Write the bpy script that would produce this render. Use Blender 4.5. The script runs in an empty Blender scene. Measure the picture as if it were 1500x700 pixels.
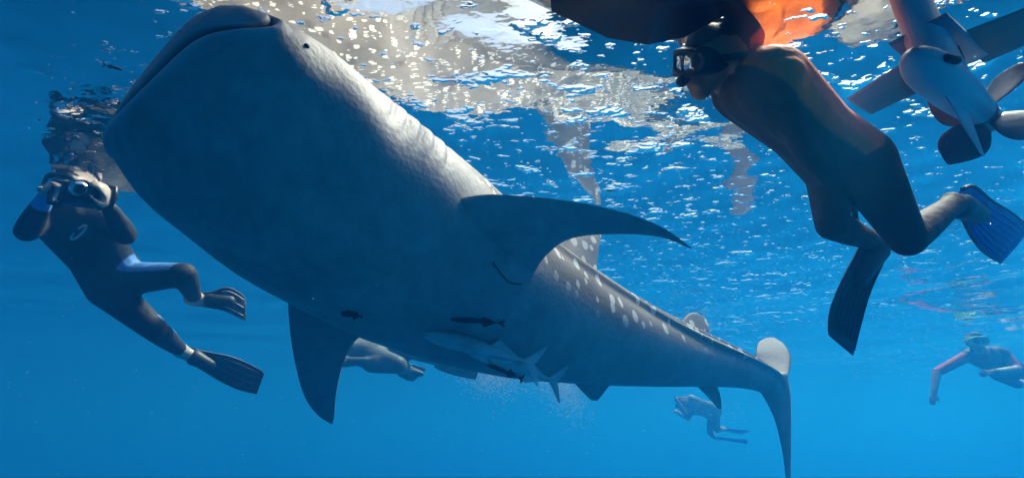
import bpy, math, random
import numpy as np
from mathutils import Vector, Matrix

# ------------------------------------------------------------------ camera, sky, sun, exposure
rng = np.random.RandomState(7); random.seed(7)
sc = bpy.context.scene
COL = sc.collection
CAM_DEPTH, PITCH, FPX = 1.30, math.radians(22), 750.0
cam_d = bpy.data.cameras.new('camera'); cam = bpy.data.objects.new('camera', cam_d); COL.objects.link(cam)
cam_d.sensor_width = 36; cam_d.lens = 18.0; cam_d.clip_start = .02; cam_d.clip_end = 2000
cam.location = (0, 0, -CAM_DEPTH); cam.rotation_euler = (math.pi/2 + PITCH, 0, 0)
sc.camera = cam

SUN_EL, SUN_AZ = math.radians(58), math.radians(56)      # azimuth measured from +Y towards +X
w = bpy.data.worlds.new('World'); sc.world = w; w.use_nodes = True
wn = w.node_tree
sky = wn.nodes.new('ShaderNodeTexSky'); sky.sky_type = 'NISHITA'; sky.sun_disc = False
sky.sun_elevation = SUN_EL; sky.sun_rotation = SUN_AZ; sky.dust_density = 6; sky.air_density = .8
wn.links.new(sky.outputs[0], wn.nodes['Background'].inputs[0]); wn.nodes['Background'].inputs[1].default_value = 0.15
sun_d = bpy.data.lights.new('sun', 'SUN'); sun_d.energy = 5.0; sun_d.angle = math.radians(14); sun_d.color = (1, .88, .76)
sun = bpy.data.objects.new('sun', sun_d); COL.objects.link(sun)
sdir = Vector((math.cos(SUN_EL)*math.sin(SUN_AZ), math.cos(SUN_EL)*math.cos(SUN_AZ), math.sin(SUN_EL)))
sun.rotation_euler = sdir.to_track_quat('Z', 'Y').to_euler(); sun.location = sdir*30
vs = sc.view_settings; vs.view_transform = 'Standard'; vs.look = 'None'; vs.gamma = 1; vs.exposure = 0.92
cy = sc.cycles
cy.max_bounces = 10; cy.diffuse_bounces = 3; cy.glossy_bounces = 4; cy.transmission_bounces = 6; cy.volume_bounces = 2
cy.transparent_max_bounces = 16; cy.caustics_reflective = False; cy.caustics_refractive = False
cy.sample_clamp_indirect = 6; cy.use_denoising = True
try: cy.denoiser = 'OPENIMAGEDENOISE'
except Exception: pass

# ------------------------------------------------------------------ helpers
CP, SP = math.cos(PITCH), math.sin(PITCH)
def at(px, py, zc):
    """world point that stands zc metres deep at this place of the picture"""
    X = (px-750)/FPX*zc; u = (350-py)/FPX*zc
    return np.array([X, zc*CP-u*SP, -CAM_DEPTH+u*CP+zc*SP])
def nrm(v): v = np.asarray(v, float); return v/(np.linalg.norm(v)+1e-12)

def mesh_obj(name, V, F, mats, parent=None, smooth=True, attrs=None, matidx=None):
    me = bpy.data.meshes.new(name); me.from_pydata([tuple(map(float, v)) for v in V], [], [tuple(map(int, f)) for f in F]); me.update()
    if not isinstance(mats, (list, tuple)): mats = [mats]
    for m in mats: me.materials.append(m)
    if smooth: me.polygons.foreach_set('use_smooth', [True]*len(me.polygons))
    if matidx is not None: me.polygons.foreach_set('material_index', np.asarray(matidx, np.int32))
    for k, a in (attrs or {}).items():
        a = np.asarray(a, np.float32)
        if a.ndim == 1: me.attributes.new(k, 'FLOAT', 'POINT').data.foreach_set('value', a)
        else: me.attributes.new(k, 'FLOAT_VECTOR', 'POINT').data.foreach_set('vector', a.ravel())
    o = bpy.data.objects.new(name, me); COL.objects.link(o)
    if parent is not None:
        o.parent = parent; o.matrix_parent_inverse = parent.matrix_basis.inverted()
    return o
def tag(o, label, cat, group=None):
    o['label'] = label; o['category'] = cat
    if group: o['group'] = group
    return o
def thing(name, label, cat, loc, group=None):
    o = bpy.data.objects.new(name, None); COL.objects.link(o); o.location = tuple(map(float, loc)); o.empty_display_size = .1
    return tag(o, label, cat, group)

class MB:
    """collects vertices and faces"""
    def __init__(s): s.V = []; s.F = []
    def add(s, V, F):
        b = len(s.V); s.V += [np.asarray(v, float) for v in V]; s.F += [tuple(i+b for i in f) for f in F]
    def build(s, name, mat, parent=None, smooth=True): return mesh_obj(name, s.V, s.F, mat, parent, smooth)

def loft(rings, cap=True):
    """closed rings (n x m x 3) -> V, F"""
    R = np.asarray(rings, float); n, m = R.shape[:2]; V = list(R.reshape(-1, 3)); F = []
    for i in range(n-1):
        for j in range(m):
            k = (j+1) % m; F.append((i*m+j, i*m+k, (i+1)*m+k, (i+1)*m+j))
    if cap:
        for i, rev in ((0, True), (n-1, False)):
            c = len(V); V.append(R[i].mean(0))
            for j in range(m):
                k = (j+1) % m
                F.append((c, i*m+k, i*m+j) if rev else (c, i*m+j, i*m+k))
    return V, F
def frame(d, up=(0, 0, 1)):
    d = nrm(d); u = np.asarray(up, float)
    if abs(d@nrm(u)) > .97: u = np.array([0, 1., .1])
    s = nrm(np.cross(d, u)); return d, s, np.cross(s, d)
def capsule(p0, p1, r0, r1, seg=14, cap=4):
    p0, p1 = np.asarray(p0, float), np.asarray(p1, float)
    d, s, u = frame(p1-p0) if np.linalg.norm(p1-p0) > 1e-6 else (np.array([1., 0, 0]), np.array([0, 1., 0]), np.array([0, 0, 1.]))
    th = np.linspace(0, 2*math.pi, seg, endpoint=False); c = np.cos(th)[:, None]*s+np.sin(th)[:, None]*u
    rings = []
    for k in range(cap+1):
        a = math.pi/2*(1-k/cap)*.98; rings.append(p0-d*r0*math.sin(a)+c*r0*math.cos(a))
    for k in range(cap+1):
        a = math.pi/2*(k/cap)*.98; rings.append(p1+d*r1*math.sin(a)+c*r1*math.cos(a))
    return loft(rings)
def tube(pts, rad, seg=10):
    pts = [np.asarray(p, float) for p in pts]; rings = []
    rr = rad if hasattr(rad, '__len__') else [rad]*len(pts)
    up = (0.13, .2, 1)
    for i, p in enumerate(pts):
        d = pts[min(i+1, len(pts)-1)]-pts[max(i-1, 0)]
        d, s, u = frame(d, up); th = np.linspace(0, 2*math.pi, seg, endpoint=False)
        rings.append(p+rr[i]*(np.cos(th)[:, None]*s+np.sin(th)[:, None]*u))
    return loft(rings)
def resample(P, n):
    P = np.asarray(P, float); m = len(P); t = np.linspace(0, m-1, n); out = []
    for x in t:
        i = min(int(x), m-2); f = x-i
        p0, p1, p2, p3 = P[max(i-1, 0)], P[i], P[i+1], P[min(i+2, m-1)]
        out.append(.5*((2*p1)+(-p0+p2)*f+(2*p0-5*p1+4*p2-p3)*f*f+(-p0+3*p1-3*p2+p3)*f**3))
    return np.array(out)
def blade(LE, TE, thick, n=18, m=14, nvec=None, root_flare=0., camber=0.):
    """a fin: leading and trailing edge polylines, thickness as a share of the chord"""
    L = resample(LE, n); T = resample(TE, n); rings = []; side = []
    span = nrm((L[-1]+T[-1])-(L[0]+T[0]))
    for i in range(n):
        t = i/(n-1); ch = T[i]-L[i]
        sp = (L[min(i+1, n-1)]+T[min(i+1, n-1)])-(L[max(i-1, 0)]+T[max(i-1, 0)])
        nv = nrm(np.cross(ch, sp)) if np.linalg.norm(np.cross(ch, sp)) > 1e-9 else nv
        if nvec is not None and nv@np.asarray(nvec) < 0: nv = -nv
        th = thick*(1-.55*t)*(1+root_flare*math.exp(-t*7)); c = np.linalg.norm(ch)
        ring = []
        for j in range(m):
            a = 2*math.pi*j/m; x = .5-.5*math.cos(a)
            y = th*c*math.sin(a)*(.55+.9*math.sqrt(max(1-x, 0))*.8)
            ring.append(L[i]+ch*x+nv*(y*.5+camber*c*4*x*(1-x)*t))
        rings.append(ring)
    return loft(rings)
def box(c, ax, half):
    """box with axes ax (3x3 rows) and half sizes"""
    c = np.asarray(c, float); V = []
    for x in (-1, 1):
        for y in (-1, 1):
            for z in (-1, 1): V.append(c+ax[0]*x*half[0]+ax[1]*y*half[1]+ax[2]*z*half[2])
    return V, [(0, 1, 3, 2), (4, 6, 7, 5), (0, 4, 5, 1), (2, 3, 7, 6), (0, 2, 6, 4), (1, 5, 7, 3)]

# ------------------------------------------------------------------ materials
def newmat(name):
    m = bpy.data.materials.new(name); m.use_nodes = True; return m, m.node_tree, m.node_tree.nodes['Principled BSDF']
def plain(name, col, rough=.5, var=.25, scale=12, bump=0., metal=0., spec=.4, bscale=None):
    m, nt, b = newmat(name); N = nt.nodes.new
    tc = N('ShaderNodeTexCoord'); nz = N('ShaderNodeTexNoise'); nz.inputs['Scale'].default_value = scale; nz.inputs['Detail'].default_value = 5
    nt.links.new(tc.outputs['Object'], nz.inputs['Vector'])
    mr = N('ShaderNodeMapRange'); mr.inputs['To Min'].default_value = 1-var; mr.inputs['To Max'].default_value = 1+var
    mr.inputs['From Min'].default_value = .3; mr.inputs['From Max'].default_value = .7
    nt.links.new(nz.outputs['Fac'], mr.inputs['Value'])
    mx = N('ShaderNodeVectorMath'); mx.operation = 'SCALE'; mx.inputs[0].default_value = col
    nt.links.new(mr.outputs[0], mx.inputs['Scale']); nt.links.new(mx.outputs[0], b.inputs['Base Color'])
    b.inputs['Roughness'].default_value = rough; b.inputs['Metallic'].default_value = metal; b.inputs['Specular IOR Level'].default_value = spec
    if bump:
        n2 = N('ShaderNodeTexNoise'); n2.inputs['Scale'].default_value = bscale or scale*4; n2.inputs['Detail'].default_value = 4
        nt.links.new(tc.outputs['Object'], n2.inputs['Vector'])
        bp = N('ShaderNodeBump'); bp.inputs['Strength'].default_value = bump; bp.inputs['Distance'].default_value = .02
        nt.links.new(n2.outputs['Fac'], bp.inputs['Height']); nt.links.new(bp.outputs[0], b.inputs['Normal'])
    return m
M = {}
M['suit_brown'] = plain('suit_brown', (.085, .045, .028), .7, .2, 6, .25, bscale=60)
M['suit_orange'] = plain('suit_orange', (.95, .17, .012), .75, .12, 6, .2, bscale=50)
M['suit_black'] = plain('suit_black', (.022, .026, .028), .6, .3, 6, .25, bscale=60)
M['suit_blue'] = plain('suit_blue', (.16, .40, .85), .6, .15, 14, .1)
M['suit_grey'] = plain('suit_grey', (.10, .12, .12), .6, .2, 6, .2)
M['shirt_red'] = plain('shirt_red', (.60, .05, .09), .7, .2, 8, .2)
M['shirt_dark'] = plain('shirt_dark', (.05, .06, .09), .7, .2, 8, .2)
def two_tone(name, ca, cb, w=.008):
    m = plain(name, (1, 1, 1), .7, .22, 9, .6, bscale=15); nt = m.node_tree; b = nt.nodes['Principled BSDF']; N = nt.nodes.new; L = nt.links.new
    a = N('ShaderNodeAttribute'); a.attribute_name = 'panel'; mr = N('ShaderNodeMapRange'); mr.interpolation_type = 'SMOOTHSTEP'; mr.inputs['From Min'].default_value = -w; mr.inputs['From Max'].default_value = w
    L(a.outputs['Fac'], mr.inputs['Value']); mx = N('ShaderNodeMix'); mx.data_type = 'RGBA'; mx.inputs['A'].default_value = (*ca, 1); mx.inputs['B'].default_value = (*cb, 1); L(mr.outputs[0], mx.inputs['Factor'])
    old = b.inputs['Base Color'].links[0].from_node; L(mx.outputs['Result'], old.inputs[0]); return m
M['suit_brown_orange'] = two_tone('suit_brown_orange', (.055, .031, .020), (.95, .19, .012))
M['suit_black_blue'] = two_tone('suit_black_blue', (.022, .026, .028), (.16, .40, .85))
M['skin'] = plain('skin', (.52, .30, .20), .5, .12, 9, .08)
M['skin_tan'] = plain('skin_tan', (.36, .19, .11), .5, .12, 9, .08)
M['skin_pale'] = plain('skin_pale', (.62, .50, .43), .5, .12, 9, .08)
M['hair'] = plain('hair', (.03, .02, .013), .6, .4, 40, .5)
M['rubber'] = plain('rubber', (.02, .02, .022), .45, .3, 10, .1)
M['rubber_grey'] = plain('rubber_grey', (.06, .062, .06), .5, .3, 10, .1)
M['fin_blue'] = plain('fin_blue', (.02, .07, .55), .35, .25, 10, .05)
M['fin_bright'] = plain('fin_bright', (.05, .25, .8), .4, .2, 10)
M['white_plastic'] = plain('white_plastic', (.75, .75, .75), .4, .06, 10)
M['lime_plastic'] = plain('lime_plastic', (.42, .95, .36), .4, .1, 10)
M['camera_black'] = plain('camera_black', (.03, .03, .033), .35, .2, 20, .05)
M['hull_navy'] = plain('hull_navy', (.006, .012, .03), .45, .4, 3, .15, bscale=25)
M['engine_white'] = plain('engine_white', (.88, .88, .89), .35, .08, 4, .06, bscale=18)
M['engine_grey'] = plain('engine_grey', (.30, .34, .40), .4, .1, 4, .06)
M['plate_brown'] = plain('plate_brown', (.11, .10, .09), .5, .25, 8, .1)
M['prop'] = plain('prop', (.26, .25, .23), .4, .3, 9, .1, metal=.2)
M['dark_metal'] = plain('dark_metal', (.04, .03, .025), .5, .4, 20)
M['remora_grey'] = plain('remora_grey', (.78, .78, .77), .4, .25, 9, .05)
M['remora_dark'] = plain('remora_dark', (.025, .026, .028), .45, .3, 9)
M['line'] = plain('line', (.05, .04, .03), .6)
M['sand'] = plain('sand', (.35, .31, .24), .9, .2, .2, .3)
def glass_mat(name, tint):
    m = bpy.data.materials.new(name); m.use_nodes = True; nt = m.node_tree; nt.nodes.clear(); N = nt.nodes.new
    o = N('ShaderNodeOutputMaterial'); mx = N('ShaderNodeMixShader'); tr = N('ShaderNodeBsdfTransparent'); gl = N('ShaderNodeBsdfGlossy')
    gl.inputs['Roughness'].default_value = .08; tr.inputs[0].default_value = (*tint, 1)
    lw = N('ShaderNodeLayerWeight'); lw.inputs[0].default_value = .35; nt.links.new(lw.outputs['Fresnel'], mx.inputs[0])
    nt.links.new(tr.outputs[0], mx.inputs[1]); nt.links.new(gl.outputs[0], mx.inputs[2]); nt.links.new(mx.outputs[0], o.inputs[0]); return m
M['glass'] = glass_mat('mask_glass', (.6, .66, .7))

# bubbles: bright, thin-walled
m, nt, b = newmat('bubble'); b.inputs['Base Color'].default_value = (.9, .95, 1, 1); b.inputs['Roughness'].default_value = .15
b.inputs['Specular IOR Level'].default_value = .8; b.inputs['Alpha'].default_value = .85
M['bubble'] = m

def shark_mat():
    m, nt, b = newmat('whale_shark_skin'); N = nt.nodes.new; L = nt.links.new
    at_s = N('ShaderNodeAttribute'); at_s.attribute_name = 'skin'
    at_d = N('ShaderNodeAttribute'); at_d.attribute_name = 'dorsal'
    at_g = N('ShaderNodeAttribute'); at_g.attribute_name = 'groove'
    tc = N('ShaderNodeTexCoord')
    # spots in crosswise rows
    mp = N('ShaderNodeMapping'); mp.inputs['Scale'].default_value = (12.5, 11.0, 1); L(at_s.outputs['Vector'], mp.inputs['Vector'])
    vo = N('ShaderNodeTexVoronoi'); vo.voronoi_dimensions = '2D'; vo.inputs['Scale'].default_value = 1; vo.inputs['Randomness'].default_value = .75
    wn_ = N('ShaderNodeTexNoise'); wn_.inputs['Scale'].default_value = 1.6; wn_.inputs['Detail'].default_value = 2; L(mp.outputs[0], wn_.inputs['Vector'])
    wv = N('ShaderNodeVectorMath'); wv.operation = 'MULTIPLY_ADD'; wv.inputs[1].default_value = (.25, .25, 0); L(wn_.outputs['Color'], wv.inputs[0]); L(mp.outputs[0], wv.inputs[2])
    L(wv.outputs[0], vo.inputs['Vector'])
    sz = N('ShaderNodeSeparateColor'); L(vo.outputs['Color'], sz.inputs[0])
    th = N('ShaderNodeMapRange'); th.inputs['To Min'].default_value = .10; th.inputs['To Max'].default_value = .30; L(sz.outputs[0], th.inputs['Value'])
    sb = N('ShaderNodeMath'); sb.operation = 'SUBTRACT'; L(th.outputs[0], sb.inputs[0]); L(vo.outputs['Distance'], sb.inputs[1])
    sp = N('ShaderNodeMapRange'); sp.interpolation_type = 'SMOOTHSTEP'; sp.inputs['From Min'].default_value = -.03; sp.inputs['From Max'].default_value = .05
    L(sb.outputs[0], sp.inputs['Value'])
    # mottling
    nz = N('ShaderNodeTexNoise'); nz.inputs['Scale'].default_value = 3.5; nz.inputs['Detail'].default_value = 7; L(tc.outputs['Object'], nz.inputs['Vector'])
    n2 = N('ShaderNodeTexNoise'); n2.inputs['Scale'].default_value = 55; n2.inputs['Detail'].default_value = 4; L(tc.outputs['Object'], n2.inputs['Vector'])
    back = N('ShaderNodeValToRGB'); back.color_ramp.elements[0].color = (.17, .15, .13, 1); back.color_ramp.elements[1].color = (.33, .29, .255, 1)
    back.color_ramp.elements[0].position = .3; back.color_ramp.elements[1].position = .72; L(nz.outputs['Fac'], back.inputs[0])
    m1 = N('ShaderNodeMix'); m1.data_type = 'RGBA'; L(sp.outputs[0], m1.inputs['Factor']); L(back.outputs[0], m1.inputs['A']); m1.inputs['B'].default_value = (.78, .74, .68, 1)
    bel = N('ShaderNodeValToRGB'); bel.color_ramp.elements[0].color = (.30, .30, .31, 1); bel.color_ramp.elements[1].color = (.58, .56, .54, 1)
    bel.color_ramp.elements[0].position = .3; bel.color_ramp.elements[1].position = .7; n7 = N('ShaderNodeTexNoise'); n7.inputs['Scale'].default_value = 16; n7.inputs['Detail'].default_value = 8; n7.inputs['Roughness'].default_value = .65; n7.inputs['Distortion'].default_value = .6; L(tc.outputs['Object'], n7.inputs['Vector'])
    ax_ = N('ShaderNodeMath'); ax_.operation = 'MULTIPLY_ADD'; ax_.inputs[1].default_value = .55; L(n7.outputs['Fac'], ax_.inputs[0])
    sx2 = N('ShaderNodeMath'); sx2.operation = 'MULTIPLY'; sx2.inputs[1].default_value = .5; L(nz.outputs['Fac'], sx2.inputs[0]); L(sx2.outputs[0], ax_.inputs[2]); L(ax_.outputs[0], bel.inputs[0])
    # back / belly border with a ragged edge
    ad = N('ShaderNodeMath'); ad.operation = 'MULTIPLY_ADD'; ad.inputs[1].default_value = .22; L(n2.outputs['Fac'], ad.inputs[0]); L(at_d.outputs['Fac'], ad.inputs[2])
    dm = N('ShaderNodeMapRange'); dm.interpolation_type = 'SMOOTHSTEP'; dm.inputs['From Min'].default_value = -.08; dm.inputs['From Max'].default_value = .34; L(ad.outputs[0], dm.inputs['Value'])
    m2 = N('ShaderNodeMix'); m2.data_type = 'RGBA'; L(dm.outputs[0], m2.inputs['Factor']); L(bel.outputs[0], m2.inputs['A']); L(m1.outputs['Result'], m2.inputs['B'])
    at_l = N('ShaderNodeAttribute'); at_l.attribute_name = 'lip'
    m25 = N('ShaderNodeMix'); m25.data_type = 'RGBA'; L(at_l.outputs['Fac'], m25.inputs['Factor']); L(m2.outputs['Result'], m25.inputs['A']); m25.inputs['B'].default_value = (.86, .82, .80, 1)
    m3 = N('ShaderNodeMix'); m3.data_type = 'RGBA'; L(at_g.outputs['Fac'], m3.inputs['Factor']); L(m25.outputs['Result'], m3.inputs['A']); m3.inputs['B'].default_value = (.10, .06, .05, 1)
    L(m3.outputs['Result'], b.inputs['Base Color']); b.inputs['Roughness'].default_value = .55; b.inputs['Specular IOR Level'].default_value = .25
    bp = N('ShaderNodeBump'); bp.inputs['Strength'].default_value = .22; bp.inputs['Distance'].default_value = .012
    L(n2.outputs['Fac'], bp.inputs['Height']); L(bp.outputs[0], b.inputs['Normal'])
    return m
M['shark'] = shark_mat()

# ------------------------------------------------------------------ the sea: surface, water body, bed
def wave_field(n=110, seed=3):
    r = np.random.RandomState(seed); lam = np.exp(r.uniform(math.log(.14), math.log(5.0), n))
    ang = math.radians(78)+r.normal(0, .75, n); k = 2*math.pi/lam
    slope = .085*np.sqrt(2/n)*(.75+.5*r.rand(n))*np.where(lam > 1.2, .4, 1.0)
    return lam, k*np.cos(ang), k*np.sin(ang), slope/k, r.uniform(0, 2*math.pi, n)
WF = wave_field()
def wave_h(x, y, spacing):
    h = np.zeros_like(x)
    gust = .75+.35*np.sin(.45*x+1.1)*np.cos(.36*y-.5*x*.4+.8)
    for lam, kx, ky, a, ph in zip(*WF):
        fade = np.clip(lam/(5*spacing)-.6, 0, 1)
        c = np.sin(kx*x+ky*y+ph); h += a*fade*(c+.18*np.cos(2*(kx*x+ky*y+ph)))*(gust if lam < 1.2 else 1)
    return h
def sea():
    NA = 1150; r = [0.0, .05]
    while r[-1] < 160: r.append(r[-1]+max(.016, .0095*r[-1]))
    r = np.array(r[1:]); NR = len(r)
    th = np.linspace(0, 2*math.pi, NA, endpoint=False)
    R, T = np.meshgrid(r, th, indexing='ij'); X = R*np.cos(T); Y = R*np.sin(T)+.4
    Z = wave_h(X, Y, np.maximum(np.maximum(.016, .0095*R), R*2*math.pi/NA))
    V = np.stack([X, Y, Z], -1).reshape(-1, 3).astype(np.float32)
    i = np.arange(NR-1)[:, None]; j = np.arange(NA)[None, :]; k = (j+1) % NA
    Q = np.stack([i*NA+j, (i+1)*NA+j, (i+1)*NA+k, i*NA+k], -1).reshape(-1, 4).astype(np.int32)
    me = bpy.data.meshes.new('sea_surface'); me.vertices.add(len(V)); me.vertices.foreach_set('co', V.ravel())
    me.loops.add(Q.size); me.loops.foreach_set('vertex_index', Q.ravel())
    me.polygons.add(len(Q)); me.polygons.foreach_set('loop_start', np.arange(0, Q.size, 4, dtype=np.int32))
    me.polygons.foreach_set('use_smooth', np.ones(len(Q), bool)); me.update(calc_edges=True)
    o = bpy.data.objects.new('sea_surface', me); COL.objects.link(o); o['kind'] = 'structure'
    m = bpy.data.materials.new('sea_surface'); m.use_nodes = True; nt = m.node_tree; nt.nodes.clear(); N = nt.nodes.new; L = nt.links.new
    out = N('ShaderNodeOutputMaterial'); mix = N('ShaderNodeMixShader'); fr = N('ShaderNodeFresnel'); fr.inputs['IOR'].default_value = 1.54
    tr = N('ShaderNodeBsdfTransparent'); rf = N('ShaderNodeBsdfRefraction'); rf.inputs['IOR'].default_value = 1.333; rf.inputs['Roughness'].default_value = .28
    gl = N('ShaderNodeBsdfGlossy'); gl.inputs['Roughness'].default_value = .0; gl.inputs['Color'].default_value = (.98, .98, .98, 1)
    m2 = N('ShaderNodeMixShader'); m2.inputs[0].default_value = .24; L(tr.outputs[0], m2.inputs[1]); L(rf.outputs[0], m2.inputs[2])
    geo = N('ShaderNodeNewGeometry'); nz = N('ShaderNodeTexNoise'); nz.inputs['Scale'].default_value = 9; nz.inputs['Detail'].default_value = 3; nz.inputs['Roughness'].default_value = .5
    mp = N('ShaderNodeMapping'); mp.inputs['Scale'].default_value = (.8, 1.35, 1); mp.inputs['Rotation'].default_value = (0, 0, .2)
    L(geo.outputs['Position'], mp.inputs[0]); L(mp.outputs[0], nz.inputs['Vector'])
    bp0 = N('ShaderNodeBump'); bp0.inputs['Strength'].default_value = .16; bp0.inputs['Distance'].default_value = .02; L(nz.outputs['Fac'], bp0.inputs['Height'])
    # sparse steep wavelets that break the mirror
    n2 = N('ShaderNodeTexNoise'); n2.inputs['Scale'].default_value = 5.5; n2.inputs['Detail'].default_value = 3.5; n2.inputs['Roughness'].default_value = .6; L(mp.outputs[0], n2.inputs['Vector'])
    r2 = N('ShaderNodeMapRange'); r2.interpolation_type = 'SMOOTHSTEP'; r2.inputs['From Min'].default_value = .58; r2.inputs['From Max'].default_value = .72; L(n2.outputs['Fac'], r2.inputs['Value'])
    n3 = N('ShaderNodeTexNoise'); n3.inputs['Scale'].default_value = .55; n3.inputs['Detail'].default_value = 3; L(geo.outputs['Position'], n3.inputs['Vector'])
    r3 = N('ShaderNodeMapRange'); r3.inputs['From Min'].default_value = .37; r3.inputs['From Max'].default_value = .58; L(n3.outputs['Fac'], r3.inputs['Value'])
    # a slick of calmer water west of the shark
    sx_ = N('ShaderNodeSeparateXYZ'); L(geo.outputs['Position'], sx_.inputs[0])
    r4 = N('ShaderNodeMapRange'); r4.interpolation_type = 'SMOOTHSTEP'; r4.inputs['From Min'].default_value = -1.6; r4.inputs['From Max'].default_value = .3; r4.inputs['To Min'].default_value = .12; L(sx_.outputs['X'], r4.inputs['Value'])
    calm = N('ShaderNodeMath'); calm.operation = 'MULTIPLY'; L(r3.outputs[0], calm.inputs[0]); L(r4.outputs[0], calm.inputs[1])
    mu = N('ShaderNodeMath'); mu.operation = 'MULTIPLY'; L(r2.outputs[0], mu.inputs[0]); L(calm.outputs[0], mu.inputs[1])
    n4 = N('ShaderNodeTexNoise'); n4.inputs['Scale'].default_value = 17; n4.inputs['Detail'].default_value = 3; L(mp.outputs[0], n4.inputs['Vector'])
    r5 = N('ShaderNodeMapRange'); r5.interpolation_type = 'SMOOTHSTEP'; r5.inputs['From Min'].default_value = .62; r5.inputs['From Max'].default_value = .76; L(n4.outputs['Fac'], r5.inputs['Value'])
    m5 = N('ShaderNodeMath'); m5.operation = 'MULTIPLY'; L(r5.outputs[0], m5.inputs[0]); L(r4.outputs[0], m5.inputs[1])
    m6 = N('ShaderNodeMath'); m6.operation = 'MULTIPLY_ADD'; m6.inputs[1].default_value = .30; L(m5.outputs[0], m6.inputs[0]); L(mu.outputs[0], m6.inputs[2])
    bp = N('ShaderNodeBump'); bp.inputs['Strength'].default_value = .9; bp.inputs['Distance'].default_value = .06; L(m6.outputs[0], bp.inputs['Height']); L(bp0.outputs[0], bp.inputs['Normal'])
    for s in (fr, rf, gl): L(bp.outputs[0], s.inputs['Normal'])
    L(fr.outputs[0], mix.inputs[0]); L(m2.outputs[0], mix.inputs[1]); L(gl.outputs[0], mix.inputs[2]); L(mix.outputs[0], out.inputs['Surface'])
    me.materials.append(m)
sea()
bed = mesh_obj('seabed', [(-400, -400, -30), (400, -400, -30), (400, 400, -30), (-400, 400, -30)], [(0, 1, 2, 3)], M['sand']); bed['kind'] = 'structure'
def water_body():
    V, F = box((0, 0, -15.2), np.eye(3), (220, 220, 15.8))
    o = mesh_obj('haze', V, F, [], smooth=False); o['kind'] = 'stuff'; o['label'] = 'clear blue sea water'
    m = bpy.data.materials.new('sea_water'); m.use_nodes = True; nt = m.node_tree; nt.nodes.clear()
    out = nt.nodes.new('ShaderNodeOutputMaterial'); v = nt.nodes.new('ShaderNodeVolumePrincipled')
    v.inputs['Density'].default_value = .22; v.inputs['Color'].default_value = (.008, .175, .43, 1)
    v.inputs['Absorption Color'].default_value = (.20, .57, .87, 1); v.inputs['Anisotropy'].default_value = .6
    nt.links.new(v.outputs[0], out.inputs['Volume']); o.data.materials.append(m)
water_body()

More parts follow.
